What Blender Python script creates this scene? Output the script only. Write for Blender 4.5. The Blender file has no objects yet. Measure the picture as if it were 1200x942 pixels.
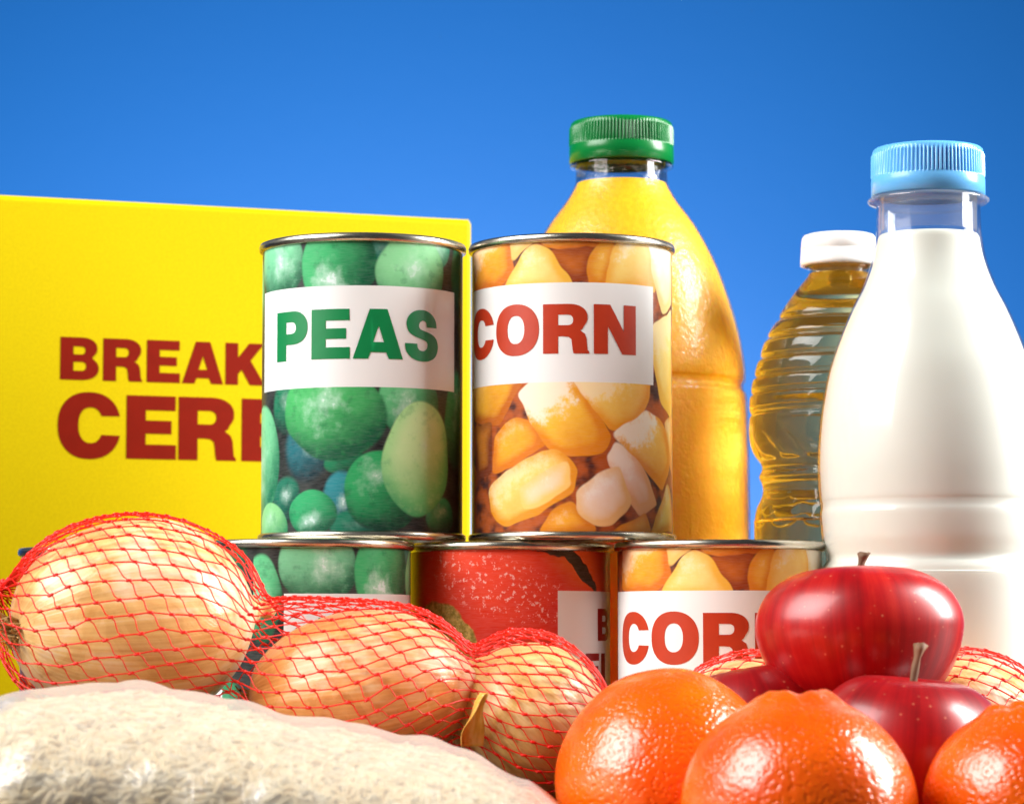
import bpy, bmesh, math, random
import numpy as np
from mathutils import Vector, Matrix, Quaternion

sc = bpy.context.scene
COL = sc.collection
R = math.radians
PI = math.pi

# ------------------------------------------------------------------ camera
FPX, HOR, EYE = 3440.0, 750.0, 0.073       # focal length in pixels of a 1200 px frame, eye-level row, eye height
PITCH = math.atan((HOR - 471.0) / FPX)
cd = bpy.data.cameras.new('camera'); cam = bpy.data.objects.new('camera', cd); COL.objects.link(cam)
cd.sensor_width = 36.0; cd.lens = 36.0 * FPX / 1200.0
cd.clip_start = 0.02; cd.clip_end = 50
cam.location = (0, 0, EYE); cam.rotation_euler = (PI / 2 + PITCH, 0, 0)
cd.dof.use_dof = True; cd.dof.focus_distance = 0.985; cd.dof.aperture_fstop = 23
sc.camera = cam

# ------------------------------------------------------------------ light (studio)
w = bpy.data.worlds.new('World'); sc.world = w; w.use_nodes = True
w.node_tree.nodes['Background'].inputs[0].default_value = (0.9, 0.95, 1.0, 1)
w.node_tree.nodes['Background'].inputs[1].default_value = 0.045

def area(name, loc, target, sx, sy, power, color=(1, 1, 1), spread=180):
    l = bpy.data.lights.new(name, 'AREA'); l.shape = 'RECTANGLE'; l.size = sx; l.size_y = sy
    l.energy = power; l.color = color; l.spread = R(spread)
    o = bpy.data.objects.new(name, l); COL.objects.link(o); o.location = loc
    o.rotation_euler = (Vector(target) - Vector(loc)).to_track_quat('-Z', 'Y').to_euler()
    return o
area('softbox_lamp', (-0.88, 0.60, 0.86), (-0.02, 0.99, 0.15), 0.95, 0.95, 10.2, (1.0, 0.985, 0.96), 90)
area('strip_lamp', (1.00, 1.06, 0.56), (0.05, 1.0, 0.14), 0.42, 0.80, 13.5, (1.0, 0.985, 0.96), 110)
area('backdrop_lamp', (-0.14, 1.86, -0.14), (-0.12, 2.75, 0.42), 0.6, 0.18, 28, (1.0, 1.0, 1.0))

sc.view_settings.view_transform = 'Standard'; sc.view_settings.look = 'None'
sc.view_settings.exposure = 0.0; sc.view_settings.gamma = 1.0; sc.view_settings.use_curve_mapping = False
sc.render.engine = 'CYCLES'
sc.cycles.max_bounces = 14; sc.cycles.transmission_bounces = 12; sc.cycles.transparent_max_bounces = 16
sc.cycles.glossy_bounces = 6; sc.cycles.diffuse_bounces = 4
sc.cycles.caustics_refractive = True; sc.cycles.caustics_reflective = False; sc.cycles.blur_glossy = 0.5
sc.cycles.sample_clamp_indirect = 6.0
sc.cycles.use_denoising = True

def at(px, py, Y):
    u, v = (px - 600.0) / FPX, (471.0 - py) / FPX
    d = Vector((u, math.cos(PITCH) - v * math.sin(PITCH), math.sin(PITCH) + v * math.cos(PITCH)))
    d *= Y / d.y
    return Vector((d.x, d.y, d.z + EYE))
def zat(py, Y): return at(600, py, Y).z

# ------------------------------------------------------------------ materials: small node helper
def lin(r, g, b):
    f = lambda c: (c / 255) / 12.92 if c / 255 <= 0.04045 else ((c / 255 + 0.055) / 1.055) ** 2.4
    return (f(r), f(g), f(b), 1.0)

class G:
    def __init__(s, name):
        s.m = bpy.data.materials.new(name); s.m.use_nodes = True
        s.t = s.m.node_tree; s.n = s.t.nodes; s.l = s.t.links
        s.bsdf = s.n['Principled BSDF']; s.out = s.n['Material Output']
    def put(s, sock, v):
        if v is None: return
        if isinstance(v, bpy.types.NodeSocket): s.l.new(v, sock)
        else: sock.default_value = v
    def math(s, op, a, b=None, c=None, clamp=False):
        n = s.n.new('ShaderNodeMath'); n.operation = op; n.use_clamp = clamp
        for i, v in enumerate((a, b, c)): s.put(n.inputs[i], v)
        return n.outputs[0]
    def vm(s, op, a, b=None, scale=None):
        n = s.n.new('ShaderNodeVectorMath'); n.operation = op
        s.put(n.inputs[0], a); s.put(n.inputs[1], b)
        if scale is not None: s.put(n.inputs['Scale'], scale)
        return n.outputs['Value'] if op in ('DOT_PRODUCT', 'LENGTH', 'DISTANCE') else n.outputs['Vector']
    def mix(s, f, a, b, blend='MIX'):
        n = s.n.new('ShaderNodeMix'); n.data_type = 'RGBA'; n.blend_type = blend
        s.put(n.inputs[0], f); s.put(n.inputs[6], a); s.put(n.inputs[7], b)
        return n.outputs[2]
    def mr(s, v, a, b, c=0.0, d=1.0, smooth=True):
        n = s.n.new('ShaderNodeMapRange'); n.interpolation_type = 'SMOOTHSTEP' if smooth else 'LINEAR'
        s.put(n.inputs[0], v)
        for i, q in enumerate((a, b, c, d)): n.inputs[i + 1].default_value = q
        return n.outputs[0]
    def noise(s, vec, scale, detail=2.0, rough=0.5, color=False, dist=0.0):
        n = s.n.new('ShaderNodeTexNoise'); s.put(n.inputs['Vector'], vec)
        n.inputs['Scale'].default_value = scale; n.inputs['Detail'].default_value = detail
        n.inputs['Roughness'].default_value = rough; n.inputs['Distortion'].default_value = dist
        return n.outputs['Color' if color else 'Fac']
    def voro(s, vec, scale, feature='F1'):
        n = s.n.new('ShaderNodeTexVoronoi'); n.feature = feature; s.put(n.inputs['Vector'], vec)
        n.inputs['Scale'].default_value = scale
        return n.outputs['Distance']
    def ramp(s, f, stops):
        n = s.n.new('ShaderNodeValToRGB'); e = n.color_ramp.elements
        while len(e) < len(stops): e.new(0.5)
        for q, (p, c) in zip(e, stops): q.position = p; q.color = c
        s.put(n.inputs[0], f); return n.outputs[0]
    def mapping(s, vec, loc=(0, 0, 0), rot=(0, 0, 0), scale=(1, 1, 1), kind='POINT'):
        n = s.n.new('ShaderNodeMapping'); n.vector_type = kind; s.put(n.inputs[0], vec)
        n.inputs[1].default_value = loc; n.inputs[2].default_value = rot; n.inputs[3].default_value = scale
        return n.outputs[0]
    def coord(s, kind='Object'):
        n = s.n.new('ShaderNodeTexCoord'); return n.outputs[kind]
    def bump(s, h, strength, dist=0.001, normal=None):
        n = s.n.new('ShaderNodeBump'); s.put(n.inputs['Height'], h)
        n.inputs['Strength'].default_value = strength; n.inputs['Distance'].default_value = dist
        s.put(n.inputs['Normal'], normal); return n.outputs[0]
    def set(s, **kw):
        for k, v in kw.items(): s.put(s.bsdf.inputs[k.replace('_', ' ')], v)
        return s

def plain(name, col, rough=0.5, metal=0.0, spec=0.5, coat=0.0, grain=0.0, gscale=400, var=0.06):
    g = G(name); o = g.coord()
    nz = g.noise(o, gscale * 0.2, 3)
    c2 = tuple(max(0, c * (1 - var * 2)) for c in col[:3]) + (1,)
    c3 = tuple(min(1, c * (1 + var)) for c in col[:3]) + (1,)
    g.set(Base_Color=g.mix(nz, c2, c3), Roughness=rough, Metallic=metal, Specular_IOR_Level=spec, Coat_Weight=coat)
    if grain: g.set(Normal=g.bump(g.noise(o, gscale, 3), grain, 0.0004))
    return g.m

# ------------------------------------------------------------------ mesh helpers
def link(name, me, mat=None, parent=None):
    o = bpy.data.objects.new(name, me); COL.objects.link(o)
    if mat is not None and len(me.materials) == 0: me.materials.append(mat)
    if parent is not None: o.parent = parent
    return o
def mesh(name, verts, faces, smooth=True, uv=None):
    me = bpy.data.meshes.new(name); me.from_pydata([tuple(v) for v in verts], [], faces); me.update()
    if smooth: me.polygons.foreach_set('use_smooth', [True] * len(me.polygons))
    if uv is not None:
        lay = me.uv_layers.new(name='UVMap')
        for p in me.polygons:
            us = [uv[me.loops[li].vertex_index] for li in p.loop_indices]
            for li, q in zip(p.loop_indices, us): lay.data[li].uv = q
    return me
def lathe(name, prof, seg=96, closed_top=False, rib=None):
    """prof: list of (r, z).  rib: function(angle, k)->radius factor"""
    vs, fs = [], []
    n = len(prof)
    for k, (r, z) in enumerate(prof):
        for i in range(seg):
            a = 2 * PI * i / seg
            f = rib(a, k) if rib else 1.0
            vs.append((r * f * math.cos(a), r * f * math.sin(a), z))
    for k in range(n - 1):
        for i in range(seg):
            j = (i + 1) % seg
            fs.append((k * seg + i, k * seg + j, (k + 1) * seg + j, (k + 1) * seg + i))
    return mesh(name, vs, fs)
def smooth_prof(pts, sub=6):
    """Catmull-Rom through the (r,z) points"""
    P = [pts[0]] + list(pts) + [pts[-1]]; out = []
    for i in range(1, len(P) - 2):
        for k in range(sub):
            t = k / sub; q = []
            for a in range(2):
                p0, p1, p2, p3 = P[i - 1][a], P[i][a], P[i + 1][a], P[i + 2][a]
                q.append(0.5 * (2 * p1 + (p2 - p0) * t + (2 * p0 - 5 * p1 + 4 * p2 - p3) * t * t + (3 * p1 - p0 - 3 * p2 + p3) * t ** 3))
            out.append((max(q[0], 1e-5), q[1]))
    out.append(pts[-1]); return out
def box_bm(sx, sy, sz, bev=0.0, seg=2):
    bm = bmesh.new(); bmesh.ops.create_cube(bm, size=1)
    bmesh.ops.scale(bm, vec=(sx, sy, sz), verts=bm.verts)
    bmesh.ops.translate(bm, vec=(0, 0, sz / 2), verts=bm.verts)
    if bev: bmesh.ops.bevel(bm, geom=bm.edges[:], offset=bev, segments=seg, affect='EDGES', profile=0.5)
    return bm
def from_bm(name, bm, smooth=False):
    me = bpy.data.meshes.new(name); bm.to_mesh(me); bm.free()
    if smooth: me.polygons.foreach_set('use_smooth', [True] * len(me.polygons))
    return me
def thing(name, loc, label, cat, group=None, rot=(0, 0, 0)):
    o = bpy.data.objects.new(name, None); COL.objects.link(o); o.location = loc; o.rotation_euler = rot
    o.empty_display_size = 0.02
    o['label'] = label; o['category'] = cat
    if group: o['group'] = group
    return o
def tag(o, label, cat, group=None):
    o['label'] = label; o['category'] = cat
    if group: o['group'] = group
    return o

# ------------------------------------------------------------------ setting: table and blue backdrop
g = G('table_paint'); o_ = g.coord()
g.set(Base_Color=g.mix(g.noise(o_, 9, 4), lin(44, 30, 22), lin(64, 46, 34)), Roughness=0.55)
t = link('table', from_bm('table', box_bm(2.0, 1.5, 0.04, 0.004)), g.m); t.location = (0, 0.98, -0.04); t['kind'] = 'structure'

g = G('blue_backdrop'); o_ = g.coord()
nz = g.noise(o_, 2.2, 4, 0.55); fine = g.noise(o_, 60, 2)
g.set(Base_Color=g.mix(nz, (0.0, 0.116, 0.44, 1), (0.0, 0.130, 0.465, 1)), Roughness=0.45, Specular_IOR_Level=0.85,
      Normal=g.bump(fine, 0.05, 0.002))
vs, fs = [], []
NX, NZ = 24, 24
for k in range(NZ + 1):
    for i in range(NX + 1):
        x = -3 + 6 * i / NX; z = -1.2 + 3.4 * k / NZ
        vs.append((x, 2.75 - 0.02 * math.cos(x * 1.1), z))
for k in range(NZ):
    for i in range(NX):
        a = k * (NX + 1) + i; fs.append((a, a + 1, a + NX + 2, a + NX + 1))
sky = link('sky', mesh('sky', vs, fs), g.m); sky['kind'] = 'structure'

# ------------------------------------------------------------------ lettering (heavy grotesque capitals, cap height 1)
def arc(cx, cy, rx, ry, a0, a1, n=14, p=2.25):
    out = []
    for i in range(n + 1):
        a = R(a0 + (a1 - a0) * i / n); c, s = math.cos(a), math.sin(a)
        out.append((cx + rx * math.copysign(abs(c) ** (2 / p), c), cy + ry * math.copysign(abs(s) ** (2 / p), s)))
    return out
def stroke_s():
    runs = [[(.775, .675), (.75, .82), (.66, .93), (.53, 1.0), (.40, 1.02), (.25, 1.0), (.12, .92), (.05, .80), (.05, .67), (.11, .55), (.24, .475), (.42, .42), (.50, .385), (.532, .33),
             (.52, .255), (.465, .205), (.40, .19), (.335, .21), (.295, .26), (.285, .335)],
            [(.01, .335), (.03, .19), (.12, .07), (.26, 0), (.41, -.02), (.58, 0), (.73, .08), (.80, .20), (.815, .32), (.77, .45), (.65, .54), (.47, .595), (.37, .625), (.325, .68),
             (.335, .745), (.375, .79), (.43, .805), (.475, .79), (.505, .74), (.515, .675)]]
    out = []
    for r in runs: out += [(x, y) for x, y in smooth_prof(r, 3)]
    return out
GL = {
 'E': (.80, [[(0, 0), (.80, 0), (.80, .23), (.31, .23), (.31, .40), (.725, .40), (.725, .61), (.31, .61), (.31, .77), (.79, .77), (.79, 1), (0, 1)]]),
 'F': (.76, [[(0, 0), (.31, 0), (.31, .38), (.70, .38), (.70, .60), (.31, .60), (.31, .77), (.76, .77), (.76, 1), (0, 1)]]),
 'L': (.74, [[(0, 0), (.74, 0), (.74, .24), (.31, .24), (.31, 1), (0, 1)]]),
 'T': (.84, [[(.265, 0), (.575, 0), (.575, .76), (.84, .76), (.84, 1), (0, 1), (0, .76), (.265, .76)]]),
 'I': (.31, [[(0, 0), (.31, 0), (.31, 1), (0, 1)]]),
 'A': (1.0, [[(0, 0), (.30, 0), (.35, .13), (.655, .13), (.71, 0), (1, 0), (.68, 1), (.33, 1)], [(.40, .335), (.505, .66), (.61, .335)]]),
 'K': (.98, [[(0, 0), (.31, 0), (.31, .255), (.40, .36), (.60, 0), (.98, 0), (.62, .585), (.95, 1), (.585, 1), (.31, .65), (.31, 1), (0, 1)]]),
 'N': (.93, [[(0, 0), (.29, 0), (.29, .56), (.60, 0), (.93, 0), (.93, 1), (.64, 1), (.64, .46), (.34, 1), (0, 1)]]),
 'C': (1.0, [arc(.5, .505, .5, .525, 15, 346, 44) + arc(.52, .51, .195, .28, 331, 29, 30)]),
 'O': (1.06, [arc(.53, .505, .53, .525, 0, 354, 52), arc(.53, .51, .205, .285, 354, 0, 36)]),
 'P': (.88, [[(0, 0), (.31, 0), (.31, .325)] + arc(.50, .6625, .38, .3375, -90, 90, 20) + [(0, 1)], [(.31, .545), (.31, .78)] + arc(.46, .6625, .125, .1175, 90, -90, 10)]),
 'R': (.94, [[(0, 0), (.31, 0), (.31, .345), (.42, .345), (.52, .335), (.575, .29), (.59, .20), (.60, .08), (.62, 0), (.94, 0), (.94, .03), (.905, .075), (.895, .17), (.885, .30), (.85, .40), (.755, .465), (.80, .495)]
        + arc(.52, .735, .385, .265, -35, 90, 16) + [(0, 1)], [(.31, .57), (.31, .785)] + arc(.50, .6775, .115, .1075, 90, -90, 10)]),
 'B': (.91, [[(0, 0)] + arc(.50, .2725, .41, .2725, -90, 40, 16) + [(.755, .525)] + arc(.49, .745, .385, .255, -28, 90, 16) + [(0, 1)],
        [(.31, .60), (.31, .785)] + arc(.50, .6925, .095, .0925, 90, -90, 8), [(.31, .215), (.31, .425)] + arc(.51, .32, .105, .105, 90, -90, 8)]),
 'S': (.83, [stroke_s()]),
}
def glyph_bm(ch, width, height, step=None):
    wd, loops = GL[ch]; bm = bmesh.new(); ed = []
    for lp in loops:
        q = []
        for p in lp:
            if not q or math.hypot(p[0] - q[-1][0], p[1] - q[-1][1]) > 1e-4: q.append(p)
        if math.hypot(q[0][0] - q[-1][0], q[0][1] - q[-1][1]) < 1e-4: q.pop()
        vv = [bm.verts.new((x / wd * width, y * height, 0)) for x, y in q]
        for i in range(len(vv)): ed.append(bm.edges.new((vv[i], vv[(i + 1) % len(vv)])))
    bmesh.ops.triangle_fill(bm, edges=ed, use_beauty=True, use_dissolve=False, normal=(0, 0, 1))
    if step:
        x = step
        while x < width:
            bmesh.ops.bisect_plane(bm, geom=bm.verts[:] + bm.edges[:] + bm.faces[:], plane_co=(x, 0, 0), plane_no=(1, 0, 0)); x += step
    return bm
def wrap_letter(ch, u0, width, v0, height, rad, mat, parent):
    """letter bent round a can: u is the arc length from the front (-Y) in metres"""
    bm = glyph_bm(ch, width, height, 0.0012)
    for v in bm.verts:
        a = (u0 + v.co.x) / rad
        z = v0 + v.co.y
        v.co = Vector((rad * math.sin(a), -rad * math.cos(a), z))
    bm.normal_update()
    for f in bm.faces:
        c = f.calc_center_median()
        if f.normal.dot(Vector((c.x, c.y, 0))) < 0: f.normal_flip()
    return link('letter', from_bm('letter', bm, True), mat, parent)

# ------------------------------------------------------------------ cans
CR, CH = 0.0362, 0.1075
PER = 2 * PI * CR * 1000 / 2      # print repeats twice round the can (mm)

def print_coords(g):
    uv = g.coord('UV')
    return uv
def paper_finish(g, col):
    o = g.coord()
    scr = g.noise(g.mapping(o, scale=(300, 300, 3000)), 1.0, 2)
    g.set(Base_Color=g.mix(g.mr(scr, .2, .8, 0, .05), col, (0.9, 0.9, 0.95, 1)), Roughness=0.30, Specular_IOR_Level=0.22,
          Normal=g.bump(scr, 0.06, 0.0003))
def white_panel(g, P, base, u0, u1, v0, v1):
    sp = g.n.new('ShaderNodeSeparateXYZ'); g.put(sp.inputs[0], P)
    cu, hu, cv, hv = (u0 + u1) / 2, (u1 - u0) / 2, (v0 + v1) / 2, (v1 - v0) / 2
    a = g.math('SUBTRACT', g.math('ABSOLUTE', g.math('SUBTRACT', sp.outputs[0], cu)), hu)
    b = g.math('SUBTRACT', g.math('ABSOLUTE', g.math('SUBTRACT', sp.outputs[1], cv)), hv)
    m = g.mr(g.math('MAXIMUM', a, b), -0.06, 0.06, 1, 0)
    return g.mix(m, base, lin(238, 240, 239))

def pea_print():
    g = G('peas_label_print'); P = g.coord('UV')
    wob = g.noise(P, 0.05, 0, color=True)
    Q = g.vm('ADD', P, g.vm('MULTIPLY', g.vm('SUBTRACT', wob, (0.5, 0.5, 0.5)), (4.0, 4.0, 0)))
    nm = g.noise(P, 0.11, 4, 0.55); nf = g.noise(P, 0.55, 3, 0.65); nb = g.noise(P, 0.10, 2)
    mott = g.noise(P, 0.30, 4, .65); mott2 = g.noise(g.vm('ADD', P, (31, 7, 3)), 0.22, 4, .6)
    base = g.mix(g.mr(nb, .35, .65), lin(12, 20, 20), lin(48, 54, 50))
    D, M, L, X = lin(2, 84, 54), lin(14, 138, 82), lin(96, 200, 140), lin(196, 232, 176)
    T = lin(0, 92, 92); B = lin(10, 60, 76)
    # (u, v, ru, rv, rot, dark, light, highlight offset x,y, highlight strength, edge softness)
    peas = [
     (-19, 28, 9, 10, 0, lin(8, 44, 52), lin(28, 110, 120), 0, .1, .45, .16),
     (5.5, 98.5, 9, 8, 10, lin(4, 58, 50), lin(10, 128, 104), .2, .1, .25, .10),
     (48, 93, 7, 13, 0, lin(2, 40, 28), lin(24, 104, 66), 0, 0, 0, .12),
     (-4.5, 24.5, 7, 4.6, 15, lin(0, 58, 40), lin(16, 128, 84), 0, 0, .0, .08),
     (-5.6, 12, 5.4, 8, 0, lin(4, 52, 60), lin(40, 140, 150), .1, -.2, .75, .12),
     (-28, 44, 8, 9, 0, lin(2, 50, 40), lin(20, 120, 84), 0, .2, .3, .12),
     (44, 40, 8, 16, 0, lin(2, 60, 44), lin(40, 140, 90), 0, .2, .3, .10),
     (0, 2, 9, 6, 0, lin(2, 56, 50), lin(22, 124, 92), 0, .2, .3, .10),
     (-28, 12, 7, 7, 0, lin(2, 50, 44), lin(24, 116, 90), 0, .2, .4, .12),
     (34, 5.5, 7, 6, 0, lin(2, 74, 60), lin(40, 160, 116), 0, .2, .4, .1),
     (-54, 84, 7, 14, 0, D, L, 0, 0, .3, .05),
     (-34, 96, 12.4, 13.5, -12, D, lin(130, 216, 164), .15, .05, .95, .04),
     (27, 102, 11, 9, 0, lin(30, 128, 96), lin(170, 228, 196), 0, -.1, .5, .06),
     (-7.4, 93.5, 13.8, 13, 35, D, lin(60, 178, 108), -.35, -.25, 1.0, .04),
     (20.5, 90, 13.6, 13.5, -10, lin(20, 116, 74), lin(140, 220, 156), -.1, .25, .55, .04),
     (-47, 25, 14, 20, 0, lin(16, 112, 76), lin(126, 214, 156), -.1, .0, .55, .04),
     (-38, 2.5, 10, 7.5, 0, lin(40, 128, 82), lin(140, 210, 140), 0, .2, .35, .05),
     (19.5, 46, 11.5, 12.5, 0, lin(6, 92, 60), lin(96, 196, 130), -.25, -.1, .9, .05),
     (-9.3, 41, 18.2, 15.5, -8, D, lin(70, 182, 100), -.2, .15, .85, .04),
     (-16.5, 6.6, 8.8, 7.2, 0, lin(2, 84, 56), lin(46, 170, 106), 0, -.3, .75, .05),
     (9.2, 14, 13, 13.4, 0, lin(0, 62, 42), lin(40, 168, 98), -.2, .35, .7, .04),
     (23.6, 26, 13.6, 19, -6, lin(64, 168, 104), lin(178, 236, 160), .1, .1, .3, .03),
     (24.4, 26, 11.6, 16.6, -6, lin(110, 204, 124), lin(204, 244, 178), -.1, .25, .55, .22),
    ]
    Ld = (-0.35, 0.62, 0)
    for (u, v, ru, rv, rot, dk, lt, hx, hy, hs, soft) in peas:
        q = g.mapping(Q, (u, v, 0), (0, 0, R(rot)), (ru * 1.07, rv * 1.07, 1), 'TEXTURE')
        d = g.vm('LENGTH', q)
        mask = g.mr(d, 1 - soft, 1 + soft, 1, 0)
        sh = g.math('ADD', g.vm('DOT_PRODUCT', q, Ld), g.math('MULTIPLY_ADD', nm, 0.55, -0.24))
        sh = g.math('MULTIPLY_ADD', g.math('POWER', d, 4.0), -0.40, sh)
        col = g.mix(g.mr(sh, -0.80, 0.42), dk, lt)
        col = g.mix(g.mr(mott, .45, .75, 0, .25), col, lt)
        col = g.mix(g.mr(mott2, .52, .70, 0, .35), col, dk)
        if hs:
            hd = g.vm('DISTANCE', q, (hx, hy, 0))
            hv = g.math('ADD', g.math('MULTIPLY', hd, -1.25), g.math('MULTIPLY_ADD', nm, 2.1, g.math('MULTIPLY', nf, 0.40)))
            col = g.mix(g.mr(hv, .55, 1.5, 0, min(1, hs * .9)), col, lin(206, 238, 222))
            col = g.mix(g.mr(g.math('MULTIPLY_ADD', nf, 1.2, hv), 1.75, 2.0, 0, hs * .55), col, lin(240, 246, 250))
        base = g.mix(mask, base, col)
    base = white_panel(g, P, base, -45.6, 42.6, 50.4, 86.0)
    paper_finish(g, base)
    return g.m

def hull(pts):
    pts = sorted(set(pts))
    def half(p):
        h = []
        for q in p:
            while len(h) > 1 and (h[-1][0] - h[-2][0]) * (q[1] - h[-2][1]) - (h[-1][1] - h[-2][1]) * (q[0] - h[-2][0]) <= 0: h.pop()
            h.append(q)
        return h
    a, b = half(pts), half(pts[::-1])
    return a[:-1] + b[:-1]

def corn_print():
    g = G('corn_label_print'); P = g.coord('UV')
    wob = g.noise(P, 0.10, 1, color=True)
    Q = g.vm('ADD', P, g.vm('SCALE', g.vm('SUBTRACT', wob, (0.5, 0.5, 0.5)), scale=3.0))
    nm = g.noise(P, 0.17, 5, 0.62); nf = g.noise(P, 0.55, 4, 0.65); nb = g.noise(P, 0.13, 2)
    base = g.mix(g.mr(nb, .35, .6), lin(64, 24, 18), lin(178, 84, 22))
    O, Y, Lt, W, Pk = lin(232, 140, 22), lin(250, 196, 60), lin(255, 226, 130), lin(255, 244, 206), lin(246, 224, 206)
    c0, rr, yb = 320.0, 287.0, 903.0
    def cv(x, y):
        s = max(-.985, min(.985, (x - c0) / rr)); a = math.asin(s)
        sag = 0.04 + 0.10 * (900 - y) / 830
        return (36.2 * a, (yb - (y - sag * rr * (1 - math.cos(a)))) * 0.1255)
    kern = [  # outline on the label, edge colour, body colour, highlight
     ([(215, 70), (450, 70), (430, 98), (330, 116), (240, 108)], lin(220, 120, 20), lin(252, 190, 70), .4),
     ([(250, 120), (370, 110), (365, 200), (310, 205)], lin(150, 62, 12), lin(206, 110, 26), .0),
     ([(40, 100), (140, 74), (152, 185), (105, 230), (38, 230)], lin(206, 110, 10), lin(250, 170, 40), .4),
     ([(140, 74), (228, 74), (200, 110), (150, 148)], lin(244, 190, 100), lin(255, 232, 170), .5),
     ([(130, 225), (155, 165), (212, 100), (250, 112), (315, 210), (310, 240)], lin(244, 186, 60), lin(253, 226, 140), .3),
     ([(358, 150), (385, 104), (432, 98), (415, 225), (362, 225)], lin(226, 136, 20), lin(253, 204, 80), .5),
     ([(410, 225), (428, 112), (470, 78), (545, 76), (550, 235)], lin(246, 180, 60), lin(254, 226, 130), .6),
     ([(532, 76), (604, 90), (603, 270), (575, 296), (548, 215)], lin(240, 214, 140), lin(254, 248, 220), .5),
     ([(545, 325), (602, 288), (607, 600), (568, 545), (545, 440)], lin(240, 190, 70), lin(254, 230, 140), .3),
     ([(578, 600), (606, 580), (608, 750), (590, 700)], lin(230, 150, 40), lin(250, 214, 130), .2),
     ([(40, 480), (185, 470), (112, 608), (42, 592)], lin(190, 100, 10), lin(248, 186, 46), .1),
     ([(45, 610), (90, 600), (90, 740), (50, 760)], lin(120, 50, 10), lin(210, 130, 30), .0),
     ([(100, 640), (150, 588), (205, 590), (242, 660), (150, 722), (94, 738)], lin(216, 120, 10), lin(252, 178, 40), .2),
     ([(300, 460), (530, 460), (535, 540), (470, 620), (430, 622), (380, 580)], lin(240, 160, 30), lin(254, 214, 100), .5),
     ([(165, 520), (200, 480), (300, 470), (380, 590), (428, 640), (400, 682), (300, 697), (245, 668)], lin(230, 140, 14), lin(254, 204, 66), .85),
     ([(430, 630), (520, 565), (572, 600), (597, 700), (570, 792), (520, 742), (470, 684)], lin(232, 146, 30), lin(254, 212, 100), 1.0),
     ([(412, 692), (440, 652), (520, 740), (555, 832), (500, 856), (456, 790)], lin(236, 176, 120), lin(248, 226, 214), .6),
     ([(535, 905), (588, 765), (612, 850), (612, 905)], lin(226, 150, 40), lin(250, 222, 120), .4),
     ([(225, 905), (270, 838), (312, 822), (375, 882), (380, 905)], lin(216, 126, 10), lin(252, 186, 50), .4),
     ([(430, 905), (520, 848), (535, 905)], lin(226, 140, 20), lin(252, 206, 90), .5),
     ([(83, 782), (150, 720), (270, 668), (327, 730), (320, 792), (230, 852), (140, 888), (95, 862)], lin(232, 150, 24), lin(253, 214, 112), .3),
     ([(170, 790), (240, 730), (300, 715), (312, 770), (235, 832), (180, 840)], lin(250, 204, 110), lin(250, 226, 196), .55),
     ([(328, 792), (385, 740), (445, 718), (482, 820), (430, 884), (380, 888), (330, 852)], lin(240, 196, 130), lin(250, 234, 222), .6),
    ]
    Ld = (-0.05, 0.075, 0)
    for poly, edge, body, hs in kern:
        pts = hull([cv(*p) for p in poly])
        cx = sum(p[0] for p in pts) / len(pts); cy = sum(p[1] for p in pts) / len(pts)
        d = None
        for i in range(len(pts)):
            (ax, ay), (bx, by) = pts[i], pts[(i + 1) % len(pts)]
            ln = math.hypot(bx - ax, by - ay)
            if ln < 0.3: continue
            nx, ny = (by - ay) / ln, -(bx - ax) / ln
            e = g.math('SUBTRACT', g.vm('DOT_PRODUCT', Q, (nx, ny, 0)), nx * ax + ny * ay)
            d = e if d is None else g.math('SMOOTH_MAX', d, e, 3.2)
        d = g.math('ADD', d, -0.35)
        mask = g.mr(d, -0.35, 0.35, 1, 0)
        lt = g.math('ADD', g.vm('DOT_PRODUCT', g.vm('SUBTRACT', Q, (cx, cy, 0)), Ld), g.math('MULTIPLY_ADD', nm, 1.3, -0.6))
        sh = g.math('ADD', g.mr(d, 0.2, -5.0, -0.1, 0.75), g.math('MULTIPLY', lt, 0.55))
        col = g.mix(g.math('MAXIMUM', g.math('MINIMUM', sh, 1.0), 0.0), edge, body)
        if hs:
            hv = g.math('ADD', g.math('MULTIPLY_ADD', nf, 1.2, lt), g.mr(d, 0, -3.5, -0.5, 0.0))
            col = g.mix(g.mr(hv, 0.72, 1.35, 0, hs * .9), col, lin(255, 250, 236))
        base = g.mix(mask, base, col)
    base = white_panel(g, P, base, -58, 32.6, 52.2, 87.2)
    paper_finish(g, base)
    return g.m

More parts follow.
